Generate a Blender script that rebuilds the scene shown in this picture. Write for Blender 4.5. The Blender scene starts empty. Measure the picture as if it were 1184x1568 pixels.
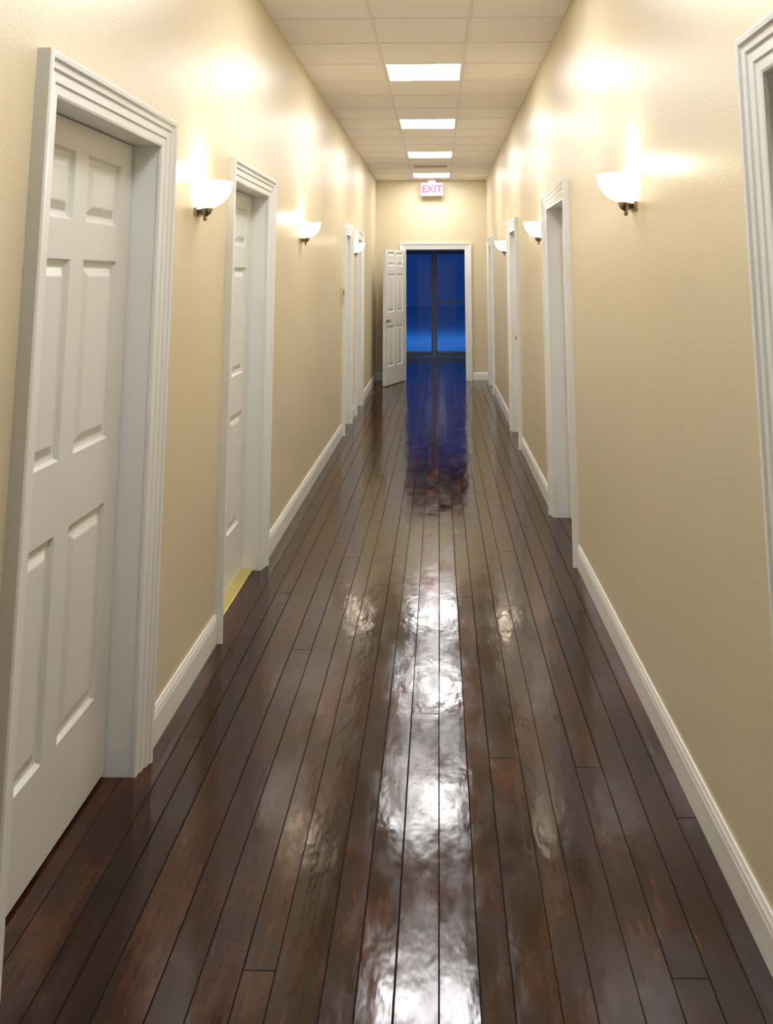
import bpy, math, random
from mathutils import Matrix, Vector
random.seed(11)
S=bpy.context.scene
S.view_settings.view_transform='Standard'
S.view_settings.look='None'
XL,XR,YE,HC=-.989,.758,14.24,3.092
YB=-1.6
DH=2.03
# ------------------------------------------------------------ materials
def mat(name,col=(.8,.8,.8),rough=.5,metal=0,emis=None,estr=0,bump=0,bscale=100,var=0):
    m=bpy.data.materials.new(name);m.use_nodes=True
    nt=m.node_tree;b=nt.nodes['Principled BSDF']
    b.inputs['Base Color'].default_value=(*col,1);b.inputs['Roughness'].default_value=rough
    b.inputs['Metallic'].default_value=metal
    if emis:
        b.inputs['Emission Color'].default_value=(*emis,1);b.inputs['Emission Strength'].default_value=estr
    tc=nt.nodes.new('ShaderNodeTexCoord')
    nz=nt.nodes.new('ShaderNodeTexNoise');nz.inputs['Scale'].default_value=bscale
    nt.links.new(tc.outputs['Object'],nz.inputs['Vector'])
    if bump:
        bp=nt.nodes.new('ShaderNodeBump');bp.inputs['Strength'].default_value=bump;bp.inputs['Distance'].default_value=.002
        nt.links.new(nz.outputs['Fac'],bp.inputs['Height']);nt.links.new(bp.outputs['Normal'],b.inputs['Normal'])
    if var:
        n2=nt.nodes.new('ShaderNodeTexNoise');n2.inputs['Scale'].default_value=1.3;n2.inputs['Detail'].default_value=3
        nt.links.new(tc.outputs['Object'],n2.inputs['Vector'])
        mx=nt.nodes.new('ShaderNodeMixRGB');mx.inputs['Color1'].default_value=(*[c*(1-var) for c in col],1);mx.inputs['Color2'].default_value=(*[min(1,c*(1+var)) for c in col],1)
        nt.links.new(n2.outputs['Fac'],mx.inputs['Fac']);nt.links.new(mx.outputs['Color'],b.inputs['Base Color'])
    return m
M_wall=mat('cream_wall_paint',(.745,.645,.445),.36,bump=.45,bscale=140,var=.06)
M_ceil=mat('ceiling_tile_mineral',(.88,.84,.80),.85,bump=.4,bscale=300,var=.03)
M_grid=mat('ceiling_grid_metal',(.78,.74,.69),.5)
M_trim=mat('white_trim_paint',(.86,.87,.84),.35,bump=.08,bscale=60)
M_door=mat('white_door_paint',(.79,.79,.74),.4,bump=.15,bscale=150)
M_base=mat('white_baseboard_paint',(.9,.89,.84),.3)
M_panel=mat('troffer_diffuser',(.9,.9,.9),.4,emis=(.98,.98,1),estr=26)
M_frame=mat('troffer_frame',(.8,.8,.78),.4)
M_glassshade=mat('alabaster_glass',(.95,.92,.85),.25,emis=(1,.84,.62),estr=2.8)
M_bulb=mat('frosted_bulb',(.95,.92,.85),.3)
M_brass=mat('brushed_nickel',(.45,.38,.3),.3,1)
M_dark=mat('dark_bronze',(.05,.04,.035),.35,.8)
M_alu=mat('storefront_aluminium',(.30,.34,.42),.35,.4)
M_plast=mat('thermostat_plastic',(.62,.56,.42),.4)
M_red=mat('exit_red',(.8,.03,.10),.4,emis=(1,.03,.12),estr=.8)
M_exit=mat('exit_face',(.9,.80,.82),.4,emis=(1,.7,.75),estr=.3)
for q in (M_red,M_exit): q.cycles.emission_sampling='NONE'
M_gap=mat('subfloor',(.010,.005,.003),.9)
M_vwall=mat('vestibule_paint',(.5,.42,.26),.5)
M_leak=mat('light_leak_gold',(.75,.62,.22),.35,.6)  # gold colour stands in for light leaking under a door
# floor wood
def wood():
    m=bpy.data.materials.new('dark_oak_planks');m.use_nodes=True
    nt=m.node_tree;N=nt.nodes;Lk=nt.links.new;b=N['Principled BSDF']
    tc=N.new('ShaderNodeTexCoord')
    at=N.new('ShaderNodeAttribute');at.attribute_name='plank'
    mp=N.new('ShaderNodeMapping');mp.inputs['Scale'].default_value=(40,2.2,1)
    Lk(tc.outputs['Object'],mp.inputs['Vector'])
    ad=N.new('ShaderNodeVectorMath');ad.operation='ADD'
    sc=N.new('ShaderNodeVectorMath');sc.operation='SCALE';sc.inputs['Scale'].default_value=37
    Lk(at.outputs['Color'],sc.inputs[0]);Lk(mp.outputs['Vector'],ad.inputs[0]);Lk(sc.outputs['Vector'],ad.inputs[1])
    g=N.new('ShaderNodeTexNoise');g.inputs['Scale'].default_value=1.6;g.inputs['Detail'].default_value=7;g.inputs['Roughness'].default_value=.6
    Lk(ad.outputs['Vector'],g.inputs['Vector'])
    big=N.new('ShaderNodeTexNoise');big.inputs['Scale'].default_value=3.2;big.inputs['Detail'].default_value=6;big.inputs['Roughness'].default_value=.62
    mpb=N.new('ShaderNodeMapping');mpb.inputs['Scale'].default_value=(1.5,.8,1);Lk(tc.outputs['Object'],mpb.inputs['Vector'])
    adb=N.new('ShaderNodeVectorMath');adb.operation='ADD';Lk(mpb.outputs['Vector'],adb.inputs[0])
    scb=N.new('ShaderNodeVectorMath');scb.operation='SCALE';scb.inputs['Scale'].default_value=.25;Lk(at.outputs['Color'],scb.inputs[0]);Lk(scb.outputs['Vector'],adb.inputs[1])
    Lk(adb.outputs['Vector'],big.inputs['Vector'])
    cr=N.new('ShaderNodeValToRGB');e=cr.color_ramp.elements
    e[0].position=.18;e[0].color=(.009,.0027,.0014,1);e[1].position=.9;e[1].color=(.11,.034,.013,1)
    x=cr.color_ramp.elements.new(.52);x.color=(.028,.0074,.0032,1)
    sp=N.new('ShaderNodeSeparateColor');Lk(at.outputs['Color'],sp.inputs['Color'])
    gm=N.new('ShaderNodeMath');gm.operation='MULTIPLY_ADD';gm.inputs[1].default_value=.6;gm.inputs[2].default_value=.20;Lk(g.outputs['Fac'],gm.inputs[0])
    m1=N.new('ShaderNodeMath');m1.operation='MULTIPLY_ADD';m1.inputs[1].default_value=.20;Lk(sp.outputs['Red'],m1.inputs[0]);Lk(gm.outputs[0],m1.inputs[2])
    m2=N.new('ShaderNodeMath');m2.operation='MULTIPLY_ADD';m2.inputs[1].default_value=1.25;Lk(big.outputs['Fac'],m2.inputs[0]);Lk(m1.outputs[0],m2.inputs[2])
    m3=N.new('ShaderNodeMath');m3.operation='SUBTRACT';m3.inputs[1].default_value=.72;Lk(m2.outputs[0],m3.inputs[0])
    Lk(m3.outputs[0],cr.inputs['Fac']);Lk(cr.outputs['Color'],b.inputs['Base Color'])
    mp3=N.new('ShaderNodeMapping');mp3.inputs['Scale'].default_value=(9,3.2,1);Lk(tc.outputs['Object'],mp3.inputs['Vector'])
    ad3=N.new('ShaderNodeVectorMath');ad3.operation='ADD';Lk(mp3.outputs['Vector'],ad3.inputs[0]);Lk(at.outputs['Color'],ad3.inputs[1])
    r=N.new('ShaderNodeTexNoise');r.inputs['Scale'].default_value=1.;r.inputs['Detail'].default_value=6;r.inputs['Roughness'].default_value=.65;Lk(ad3.outputs['Vector'],r.inputs['Vector'])
    mr=N.new('ShaderNodeMapRange');mr.inputs['From Min'].default_value=.35;mr.inputs['From Max'].default_value=.68;mr.inputs['To Min'].default_value=.07;mr.inputs['To Max'].default_value=.20
    Lk(r.outputs['Fac'],mr.inputs['Value']);Lk(mr.outputs['Result'],b.inputs['Roughness'])
    b.inputs['IOR'].default_value=1.42
    b.inputs['Specular IOR Level'].default_value=.46
    mp2=N.new('ShaderNodeMapping');mp2.inputs['Scale'].default_value=(11,6,1);Lk(tc.outputs['Object'],mp2.inputs['Vector'])
    w=N.new('ShaderNodeTexNoise');w.inputs['Scale'].default_value=1.;w.inputs['Detail'].default_value=3;Lk(mp2.outputs['Vector'],w.inputs['Vector'])
    b1=N.new('ShaderNodeBump');b1.inputs['Strength'].default_value=.5;b1.inputs['Distance'].default_value=.0035;Lk(w.outputs['Fac'],b1.inputs['Height'])
    b2=N.new('ShaderNodeBump');b2.inputs['Strength'].default_value=.3;b2.inputs['Distance'].default_value=.0005;Lk(g.outputs['Fac'],b2.inputs['Height']);Lk(b1.outputs['Normal'],b2.inputs['Normal'])
    Lk(b2.outputs['Normal'],b.inputs['Normal'])
    return m
M_wood=wood()
# ------------------------------------------------------------ mesh builder
class MB:
    def __init__(s): s.v=[];s.f=[];s.m=[];s.mats=[];s.sm=[]
    def mi(s,m):
        if m not in s.mats: s.mats.append(m)
        return s.mats.index(m)
    def add(s,vs,fs,m,smooth=False,T=None):
        o=len(s.v)
        s.v+= [tuple(T@Vector(p)) if T else tuple(p) for p in vs]
        i=s.mi(m)
        for f in fs: s.f.append([o+k for k in f]);s.m.append(i);s.sm.append(smooth)
    def box(s,a,b,m,T=None,bev=0):
        (x0,y0,z0),(x1,y1,z1)=a,b
        x0,x1=sorted((x0,x1));y0,y1=sorted((y0,y1));z0,z1=sorted((z0,z1))
        vs=[(x0,y0,z0),(x1,y0,z0),(x1,y1,z0),(x0,y1,z0),(x0,y0,z1),(x1,y0,z1),(x1,y1,z1),(x0,y1,z1)]
        s.add(vs,[(3,2,1,0),(4,5,6,7),(0,1,5,4),(1,2,6,5),(2,3,7,6),(3,0,4,7)],m,False,T)
    def lathe(s,prof,m,T,n=24,a0=0,a1=2*math.pi):
        full=abs(a1-a0-2*math.pi)<1e-6
        k=n if full else n+1
        vs=[];fs=[]
        for r,z in prof:
            for i in range(k):
                a=a0+(a1-a0)*i/n
                vs.append((r*math.cos(a),r*math.sin(a),z))
        for j in range(len(prof)-1):
            for i in range(n):
                i2=(i+1)%k
                fs.append((j*k+i,j*k+i2,(j+1)*k+i2,(j+1)*k+i))
        s.add(vs,fs,m,True,T)
    def obj(s,name,parent=None,merge=True,bev=0):
        me=bpy.data.meshes.new(name);me.from_pydata(s.v,[],s.f)
        for m in s.mats: me.materials.append(m)
        for p,i,sm in zip(me.polygons,s.m,s.sm): p.material_index=i;p.use_smooth=sm
        import bmesh
        bm=bmesh.new();bm.from_mesh(me)
        if merge: bmesh.ops.remove_doubles(bm,verts=bm.verts,dist=1e-5)
        bmesh.ops.recalc_face_normals(bm,faces=bm.faces)
        bm.to_mesh(me);bm.free();me.update()
        o=bpy.data.objects.new(name,me);S.collection.objects.link(o)
        if parent: o.parent=parent
        if bev:
            md=o.modifiers.new('bevel','BEVEL');md.width=bev;md.segments=2;md.limit_method='ANGLE'
        return o
# ------------------------------------------------------------ doors layout
left=[(2.24,3.13),(4.28,5.17),(9.45,10.07),(10.80,11.47)]
right=[(1.15,2.03),(5.32,6.25),(8.70,9.57),(12.75,13.6)]
WT=.16
def wall_side(name,x,sgn,doors):
    b=MB();y=YB-.1
    xo=x+sgn*WT
    for a,c in doors:
        b.box((x,y,0),(xo,a-.02,HC+.1),M_wall)
        b.box((x,a-.02,DH+.02),(xo,c+.02,HC+.1),M_wall)
        y=c+.02
    b.box((x,y,0),(xo,YE+.15,HC+.1),M_wall)
    return b.obj(name,merge=False)
wall_side('wall_left',XL,-1,left)
wall_side('wall_right',XR,1,right)
b=MB();b.box((XL,YB-.1,0),(XR,YB,HC+.1),M_wall);b.obj('wall_back')
# end wall with opening
EX0,EX1,EH=-.52,.41,2.0
b=MB()
b.box((XL,YE,0),(EX0-.02,YE+.14,HC+.1),M_wall)
b.box((EX1+.02,YE,0),(XR,YE+.14,HC+.1),M_wall)
b.box((EX0-.02,YE,EH+.02),(EX1+.02,YE+.14,HC+.1),M_wall)
b.obj('wall_end',merge=False)
# ------------------------------------------------------------ trims
PROF=[(0,0),(0,.011),(.006,.014),(.030,.015),(.034,.020),(.060,.021),(.064,.027),(.082,.029),(.086,.036),(.098,.038),(.104,.034),(.104,0)]
def casing(b,T,w,h,m=M_trim):
    n=len(PROF);vs=[]
    for k in range(4):
        for o,t in PROF:
            o=o-.004
            u=(-o) if k<2 else (w+o)
            z=0 if k in(0,3) else h+o
            vs.append((u,t,z))
    fs=[]
    for k in range(3):
        for j in range(n-1):
            fs.append((k*n+j,k*n+j+1,(k+1)*n+j+1,(k+1)*n+j))
    fs.append(tuple(range(n)));fs.append(tuple(range(3*n,4*n)))
    b.add(vs,fs,m,False,T)
def jamb(b,T,w,h,dep,stop=.085):
    b.box((-.02,0,0),(0,-dep,h+.02),M_trim,T);b.box((w,0,0),(w+.02,-dep,h+.02),M_trim,T)
    b.box((0,0,h),(w,-dep,h+.02),M_trim,T)
def basis(o,u,d):
    u=Vector(u).normalized();d=Vector(d).normalized()
    return Matrix(((u.x,d.x,0,o[0]),(u.y,d.y,0,o[1]),(u.z,d.z,1,o[2]),(0,0,0,1)))
KNOB=[(0,.062),(.012,.061),(.022,.056),(.027,.046),(.026,.036),(.018,.028),(.011,.022),(.010,.010),(.024,.008),(.031,.004),(.032,0)]
def leaf(name,T,w,h,t=.036,knob=None,kmat=None,both=False):
    b=MB();st=.112 if w>.75 else .09;mu=.10 if w>.75 else .08
    pw=(w-2*st-mu)/2
    xs=[0,st,st+pw,st+pw+mu,w-st,w]
    zs=[0,.265,.845,1.045,1.61,1.725,1.93,h]
    for d,sg in ((0,-1),(-t,1)):
        for i in range(5):
            for j in range(7):
                x0,x1,z0,z1=xs[i],xs[i+1],zs[j],zs[j+1]
                if i in(1,3) and j in(1,3,5):
                    rings=[(0,0),(.008,.013),(.018,.015),(.024,.015),(.048,.003),(.052,.002)]
                    vs=[]
                    for ins,dp in rings:
                        dd=d+sg*dp
                        vs+=[(x0+ins,dd,z0+ins),(x1-ins,dd,z0+ins),(x1-ins,dd,z1-ins),(x0+ins,dd,z1-ins)]
                    fs=[]
                    for r in range(len(rings)-1):
                        for k in range(4):
                            k2=(k+1)%4;fs.append((r*4+k,r*4+k2,r*4+4+k2,r*4+4+k))
                    q=len(rings)*4-4;fs.append((q,q+1,q+2,q+3))
                    b.add(vs,fs,M_door,False,T)
                else:
                    b.add([(x0,d,z0),(x1,d,z0),(x1,d,z1),(x0,d,z1)],[(0,1,2,3)],M_door,False,T)
    for i in range(5):
        for z in (0,h): b.add([(xs[i],0,z),(xs[i+1],0,z),(xs[i+1],-t,z),(xs[i],-t,z)],[(0,1,2,3)],M_door,False,T)
    for j in range(7):
        for x in (0,w): b.add([(x,0,zs[j]),(x,0,zs[j+1]),(x,-t,zs[j+1]),(x,-t,zs[j])],[(0,1,2,3)],M_door,False,T)
    if knob is not None:
        K=T@Matrix.Translation((knob,0,.93))@Matrix.Rotation(-math.pi/2,4,'X')
        b.lathe(KNOB,kmat or M_brass,K)
        K=T@Matrix.Translation((knob,-t,.93))@Matrix.Rotation(math.pi/2,4,'X')
        b.lathe(KNOB,kmat or M_brass,K)
    return b.obj(name)
n=0
for side,doors in (('L',left),('R',right)):
    for i,(a,c) in enumerate(doors):
        n+=1;w=c-a
        x=XL if side=='L' else XR
        d=(1,0,0) if side=='L' else (-1,0,0)
        T=basis((x,a,0),(0,1,0),d)
        tb=MB();casing(tb,T,w,DH);jamb(tb,T,w,DH,.15)
        for p,q in (((0,-.128,0),(.012,-.15,DH)),((w-.012,-.128,0),(w,-.15,DH)),((.012,-.128,DH-.012),(w-.012,-.15,DH))):
            tb.box(p,q,M_trim,T)
        tb.obj('trim_%d'%n,merge=False)
        TL=basis((x+(-.09 if side=='L' else .09),a+.003,.012),(0,1,0),d)
        near=.06
        kn={('L',0):near,('L',1):near,('L',2):w-.07,('L',3):w-.07,('R',0):near,('R',1):near,('R',2):w-.065,('R',3):near}[(side,i)]
        leaf('door_%d'%n,TL,w-.006,DH-.016,knob=kn,kmat=M_dark if (side,i)==('R',2) else M_brass)
        if (side,i)==('L',1):
            q=MB();q.box((XL-.15,a+.001,0),(XL-.03,c-.001,.011),M_leak);q.obj('door_light_leak',bev=.003)  # added strip, coloured as the yellowish light under this door
# end opening trim
T=basis((EX0,YE,0),(1,0,0),(0,-1,0))
tb=MB();casing(tb,T,EX1-EX0,EH);jamb(tb,T,EX1-EX0,EH,.14)
tb.obj('trim_9',merge=False)
ang=Vector((-.27,-.83,0)).normalized()
nrm=Vector((ang.y,-ang.x,0))
if nrm.x<0: nrm=-nrm
TL=basis((EX0-.005,YE-.045,.012),ang,nrm)
d9=leaf('door_9',TL,.86,EH-.03,knob=.79,kmat=M_brass)
# ------------------------------------------------------------ baseboards
BP=[(0,0),(.015,0),(.015,.088),(.013,.095),(.012,.104),(.008,.112),(.006,.12),(0,.12)]
def run(b,T,l):
    n=len(BP);vs=[(0,d,z) for d,z in BP]+[(l,d,z) for d,z in BP]
    fs=[(j,j+1,n+j+1,n+j) for j in range(n-1)]+[tuple(range(n)),tuple(range(n,2*n))]
    b.add(vs,fs,M_base,False,T)
def bboards(name,x,d,doors):
    b=MB();y=YB
    for a,c in list(doors)+[(YE+.101,0)]:
        l=a-.101-y
        if l>.02: run(b,basis((x,y,0),(0,1,0),d),l)
        y=c+.101
    b.obj(name,merge=False)
bboards('baseboard_left',XL,(1,0,0),left);bboards('baseboard_right',XR,(-1,0,0),right)
b=MB()
run(b,basis((XL+.015,YE,0),(1,0,0),(0,-1,0)),EX0-.101-XL-.015)
run(b,basis((EX1+.101,YE,0),(1,0,0),(0,-1,0)),XR-.015-EX1-.101)
b.obj('baseboard_end',merge=False)
# ------------------------------------------------------------ floor planks
def floor():
    YF=18.35
    vs=[];fs=[];cols=[];mi=[]
    x=-1.62
    while x<1.45:
        w=random.choice([.075,.085,.09,.095,.10,.115])
        y=YB-.1-random.random()*4
        while y<YF:
            l=random.uniform(2.2,5.5);y1=min(y+l,YF+.02)
            ya=max(y,YB-.1)
            if y1-ya>.05:
                tilt=random.uniform(-.0006,.0006);z0=random.uniform(-.0008,.0)
                c=random.random();g=random.choice([.0012,.0016,.0022,.004])
                tx=[0,.0,1,1];zz=[-.005,0,0,-.005];bx=[0,.0008,-.0008,0];o=len(vs)
                for yy,e in ((ya+.0006,1),(ya+.0014,0),(y1-.0014,0),(y1-.0006,1)):
                    for t,zq,bq in zip(tx,zz,bx):
                        z=z0+tilt*(t-.5)*2+(zq if not e else -.005)
                        vs.append((x+g/2+(w-g)*t+bq,yy,z))
                cc=(c,random.random(),random.random())
                for r in range(3):
                    for j in range(3):
                        fs.append((o+r*4+j,o+r*4+j+1,o+r*4+5+j,o+r*4+4+j));cols.append(cc);mi.append(0 if (r==1 and j==1) else 1)
            y=y1
        x+=w
    o=len(vs)
    vs+=[(-1.7,YB-.1,-.006),(1.7,YB-.1,-.006),(1.7,YF,-.006),(-1.7,YF,-.006),(-1.7,YB-.1,-.1),(1.7,YB-.1,-.1),(1.7,YF,-.1),(-1.7,YF,-.1)]
    for f in ((0,1,2,3),(7,6,5,4),(0,4,5,1),(1,5,6,2),(2,6,7,3),(3,7,4,0)):
        fs.append(tuple(o+i for i in f));cols.append((0,0,0));mi.append(1)
    me=bpy.data.meshes.new('floor');me.from_pydata(vs,[],fs)
    me.materials.append(M_wood);me.materials.append(M_gap)
    ca=me.color_attributes.new('plank','FLOAT_COLOR','CORNER')
    for p in me.polygons:
        p.material_index=mi[p.index]
        for li in p.loop_indices: ca.data[li].color=(*cols[p.index],1)
    ob=bpy.data.objects.new('floor',me);S.collection.objects.link(ob)
floor()
# ------------------------------------------------------------ ceiling
CP=.5775
LY=[6.63+2.31*k for k in range(-2,4)]
gx=[XL,-.395,.19,XR]
b=MB();b.box((XL,YB,HC+.05),(XR,YE,HC+.1),M_ceil)
ys=[];y=6.63-CP/2
while y>YB: y-=CP
ys.append(YB);y+=CP
while y<YE: ys.append(y);y+=CP
ys.append(YE)
for i in range(3):
    for j in range(len(ys)-1):
        cy=(ys[j]+ys[j+1])/2
        if i==1 and any(abs(cy-l)<.1 for l in LY): continue
        x0,x1,y0,y1=gx[i]+.007,gx[i+1]-.007,ys[j]+.007,ys[j+1]-.007
        b.box((x0,y0,HC+.003),(x1,y1,HC+.02),M_ceil)
for x in gx:
    b.box((max(x-.010,XL),YB,HC),(min(x+.010,XR),YE,HC+.006),M_grid)
for y in ys: b.box((XL,max(y-.010,YB),HC+.0005),(XR,min(y+.010,YE),HC+.0065),M_grid)
b.obj('ceiling',merge=False)
for k,l in enumerate(LY):
    b=MB();x0,x1=gx[1]+.010,gx[2]-.010;y0,y1=l-CP/2+.010,l+CP/2-.010
    z=HC+.001
    b.box((x0,y0,z),(x0+.012,y1,z+.03),M_frame);b.box((x1-.012,y0,z),(x1,y1,z+.03),M_frame)
    b.box((x0+.012,y0,z),(x1-.012,y0+.012,z+.03),M_frame);b.box((x0+.012,y1-.012,z),(x1-.012,y1,z+.03),M_frame)
    b.box((x0+.012,y0+.012,z+.006),(x1-.012,y1-.012,z+.012),M_panel)
    b.obj('ceiling_light_panel' if k==0 else 'ceiling_light_panel.%03d'%k,merge=False)
# vent
b=MB();vx,vy=-.105,12.38
b.box((vx-.25,vy-.17,HC-.008),(vx+.25,vy-.14,HC+.004),M_grid);b.box((vx-.25,vy+.14,HC-.008),(vx+.25,vy+.17,HC+.004),M_grid)
b.box((vx-.25,vy-.14,HC-.008),(vx-.22,vy+.14,HC+.004),M_grid);b.box((vx+.22,vy-.14,HC-.008),(vx+.25,vy+.14,HC+.004),M_grid)
for i in range(9):
    T=Matrix.Translation((vx,vy-.12+.03*i,HC-.003))@Matrix.Rotation(math.radians(35),4,'X')
    b.box((-.22,-.012,-.001),(.22,.012,.001),M_grid,T)
b.box((vx-.22,vy-.14,HC+.001),(vx+.22,vy+.14,HC+.003),M_dark)
b.obj('ceiling_vent',merge=False)
# ------------------------------------------------------------ sconces
def sconce(i,x,y,sg):
    b=MB();H=1.945
    T0=Matrix.Translation((x,y,H))
    TS=T0@Matrix.Diagonal((.93,.80,1,1))
    ro=[];N=9
    for k in range(N+1):
        a=math.pi/2*k/N
        ro.append((math.sin(a),-math.cos(a)))
    prof=[(.15*max(r,.001)**.9,.105*z) for r,z in ro]+[(.156,.004),(.156,.010),(.148,.010)]
    inner=[(.146*max(r,.001)**.9,.100*z) for r,z in reversed(ro)]
    prof=prof+inner
    b.lathe(prof,M_glassshade,TS,18,-math.pi/2 if sg>0 else math.pi/2,math.pi/2 if sg>0 else math.pi*1.5)
    F=[(.001,-.150),(.007,-.147),(.009,-.140),(.006,-.134),(.010,-.128),(.022,-.120),(.026,-.110),(.030,-.100),(.030,-.096),(.001,-.096)]
    b.lathe(F,M_brass,T0@Matrix.Translation((sg*.035,0,0)),20)
    b.box((x,y-.05,H-.13),(x+sg*.012,y+.05,H-.03),M_brass)
    b.box((x,y-.012,H-.126),(x+sg*.035,y+.012,H-.108),M_brass)
    bp=[(.001,.05),(.014,.045),(.022,.03),(.022,.012),(.012,-.01),(.011,-.04),(.001,-.04)]
    b.lathe(bp,M_bulb,T0@Matrix.Translation((sg*.06,0,-.04)),16)
    o=b.obj('wall_sconce' if i==0 else 'wall_sconce.%03d'%i,merge=True)
    l=bpy.data.lights.new('sconce_bulb','POINT');l.energy=2.6;l.color=(1,.86,.66);l.shadow_soft_size=.03
    lo=bpy.data.objects.new('bulb_light',l);lo.location=(x+sg*.085,y,H+.045);S.collection.objects.link(lo);lo.parent=o
    return o
k=0
for y in (3.66,6.46,10.36): sconce(k,XL,y,1);k+=1
for y in (3.48,6.54,9.99): sconce(k,XR,y,-1);k+=1
# ------------------------------------------------------------ thermostat
b=MB();b.box((XL,9.10,1.30),(XL+.028,9.23,1.46),M_plast);b.box((XL+.028,9.13,1.39),(XL+.031,9.20,1.44),M_dark)
b.box((XL+.028,9.15,1.33),(XL+.034,9.19,1.35),M_trim)
b.obj('thermostat',merge=False,bev=.004)
# ------------------------------------------------------------ exit sign
b=MB();ex,ey,ez=-.10,14.10,2.93
b.box((ex-.17,ey-.025,ez-.10),(ex+.17,ey+.025,ez+.10),M_frame)
b.box((ex-.155,ey-.028,ez-.085),(ex+.155,ey-.024,ez+.085),M_exit)
b.box((ex-.06,ey-.02,ez+.10),(ex+.06,ey+.02,HC-.001),M_frame)
sign=b.obj('exit_sign',merge=False,bev=.003)
cu=bpy.data.curves.new('letters','FONT');cu.body='EXIT';cu.size=.155;cu.extrude=.002;cu.offset=.006;cu.align_x='CENTER';cu.align_y='CENTER'
to=bpy.data.objects.new('tmp',cu);S.collection.objects.link(to)
bpy.context.view_layer.update()
me=bpy.data.meshes.new_from_object(to.evaluated_get(bpy.context.evaluated_depsgraph_get()))
bpy.data.objects.remove(to)
me.materials.clear();me.materials.append(M_red)
lo=bpy.data.objects.new('letters',me);lo.location=(ex,ey-.0295,ez);lo.rotation_euler=(math.pi/2,0,0);S.collection.objects.link(lo);lo.parent=sign
# ------------------------------------------------------------ vestibule
YG=18.28
b=MB();b.box((-1.36,YE+.14,0),(-1.26,YG+.06,2.6),M_vwall);b.obj('wall_vestibule_left')
b=MB();b.box((1.06,YE+.14,0),(1.16,YG+.06,2.6),M_vwall);b.obj('wall_vestibule_right')
b=MB();b.box((-1.36,YE+.14,2.5),(1.16,YG+.06,2.6),M_vwall);b.obj('ceiling_vestibule')
M_glass=bpy.data.materials.new('clear_glass');M_glass.use_nodes=True
nt=M_glass.node_tree;nt.nodes.clear()
o=nt.nodes.new('ShaderNodeOutputMaterial');mx=nt.nodes.new('ShaderNodeMixShader');tr=nt.nodes.new('ShaderNodeBsdfTransparent');gl=nt.nodes.new('ShaderNodeBsdfGlossy');fr=nt.nodes.new('ShaderNodeFresnel')
tr.inputs['Color'].default_value=(.85,.9,.95,1);gl.inputs['Roughness'].default_value=.01;fr.inputs['IOR'].default_value=1.5
nt.links.new(fr.outputs[0],mx.inputs[0]);nt.links.new(tr.outputs[0],mx.inputs[1]);nt.links.new(gl.outputs[0],mx.inputs[2]);nt.links.new(mx.outputs[0],o.inputs[0])
b=MB()
b.box((-1.26,YG,2.14),(1.06,YG+.06,2.5),M_vwall)
b.box((-1.26,YG,0),(-1.05,YG+.06,2.14),M_vwall);b.box((.85,YG,0),(1.06,YG+.06,2.14),M_vwall)
b.obj('wall_vestibule_end',merge=False)
b=MB()
b.box((-1.05,YG,2.10),(.85,YG+.06,2.14),M_alu);b.box((-1.05,YG,0),(-1.01,YG+.06,2.10),M_alu);b.box((.81,YG,0),(.85,YG+.06,2.10),M_alu)
for x0,x1 in ((-1.01,-.105),(-.095,.81)):
    y0,y1=YG+.01,YG+.05
    b.box((x0,y0,.01),(x0+.05,y1,2.09),M_alu);b.box((x1-.05,y0,.01),(x1,y1,2.09),M_alu)
    b.box((x0+.05,y0,.01),(x1-.05,y1,.11),M_alu);b.box((x0+.05,y0,2.03),(x1-.05,y1,2.09),M_alu)
    b.box((x0+.04,YG+.027,.1),(x1-.04,YG+.033,2.04),M_glass)
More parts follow.
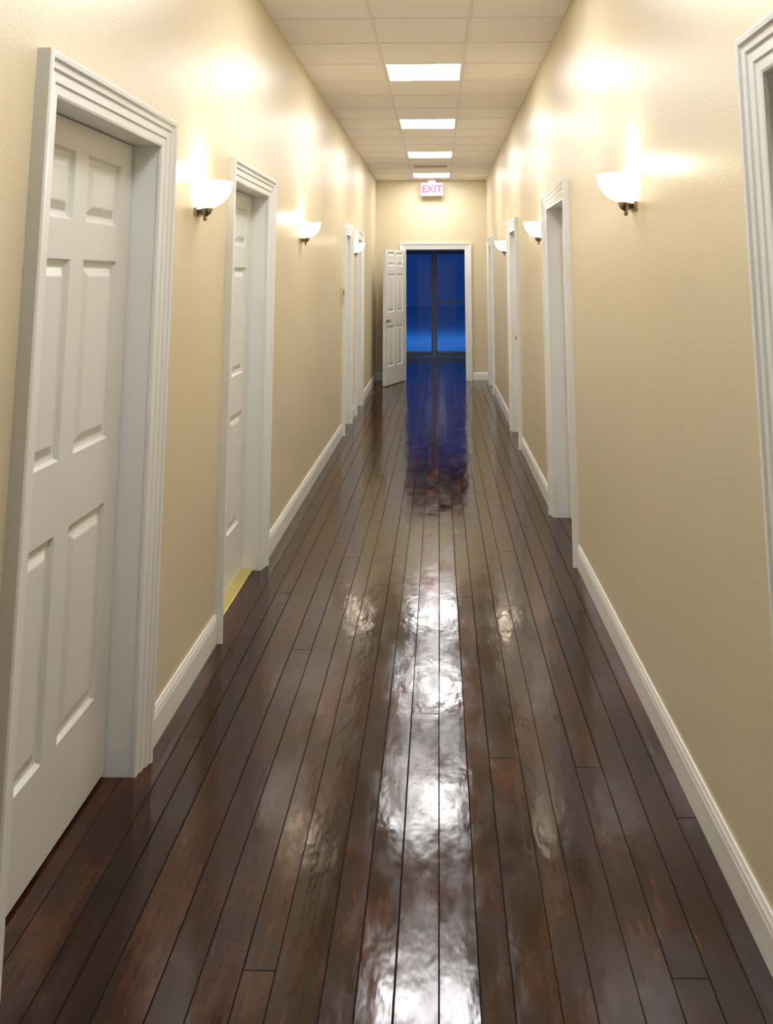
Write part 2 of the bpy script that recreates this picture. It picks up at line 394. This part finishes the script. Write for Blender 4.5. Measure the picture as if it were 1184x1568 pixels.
b.box((-.05,YG-.035,1.06),(.77,YG-.01,1.10),M_alu);b.box((-.05,YG-.02,1.07),(-.03,YG+.01,1.09),M_alu);b.box((.75,YG-.02,1.07),(.77,YG+.01,1.09),M_alu)
b.obj('glass_entrance_doors',merge=False)
# exterior
M_pave=mat('street_pavement',(.3,.36,.45),.6,var=.2)
M_fac=mat('dusk_building_render',(.62,.66,.75),.8,var=.1)
b=MB();b.box((-25,YG+.06,-.12),(25,60,-.02),M_pave);b.obj('street_ground')
b=MB();b.box((-25,50,-.02),(25,51,3.4),M_fac)
for i in range(12):
    b.box((-24+4*i,49.95,1.2),(-22+4*i,50.02,2.6),M_fac)
b.obj('building_across_street',merge=False)
W=bpy.data.worlds.new('dusk');S.world=W;W.use_nodes=True
bg=W.node_tree.nodes['Background'];bg.inputs['Color'].default_value=(.024,.085,.32,1);bg.inputs['Strength'].default_value=.95
l=bpy.data.lights.new('blue_ground_fill','AREA');l.energy=260;l.color=(.08,.38,1);l.size=3  # added blue fill to brighten the ground outside, no real lamp there
lo=bpy.data.objects.new('blue_ground_fill',l);lo.location=(0,23,4.5);S.collection.objects.link(lo)
# ------------------------------------------------------------ camera
f,px,py,th,ya,ro=1373.64,648.55,200.12,.162,.0164,.0042
Wd,Hd=1184,1184*1675/1265
c,s=math.cos(ya),math.sin(ya)
rt=Vector((c,s,0));fw=Vector((-s,c,0))
fwd=fw*math.cos(th)+Vector((0,0,math.sin(th)))
up=-fw*math.sin(th)+Vector((0,0,math.cos(th)))
cr,sr=math.cos(ro),math.sin(ro)
r2=rt*cr-up*sr;u2=rt*sr+up*cr
cam=bpy.data.cameras.new('camera');cam.sensor_fit='HORIZONTAL';cam.sensor_width=36;cam.lens=f/Wd*36
cam.shift_x=(Wd/2-px)/Wd;cam.shift_y=(py-Hd/2)/Wd
cam.clip_start=.01
co=bpy.data.objects.new('camera',cam);S.collection.objects.link(co)
m=Matrix((( r2.x,u2.x,-fwd.x,0),(r2.y,u2.y,-fwd.y,0),(r2.z,u2.z,-fwd.z,1.565),(0,0,0,1)))
co.matrix_world=m
S.camera=co
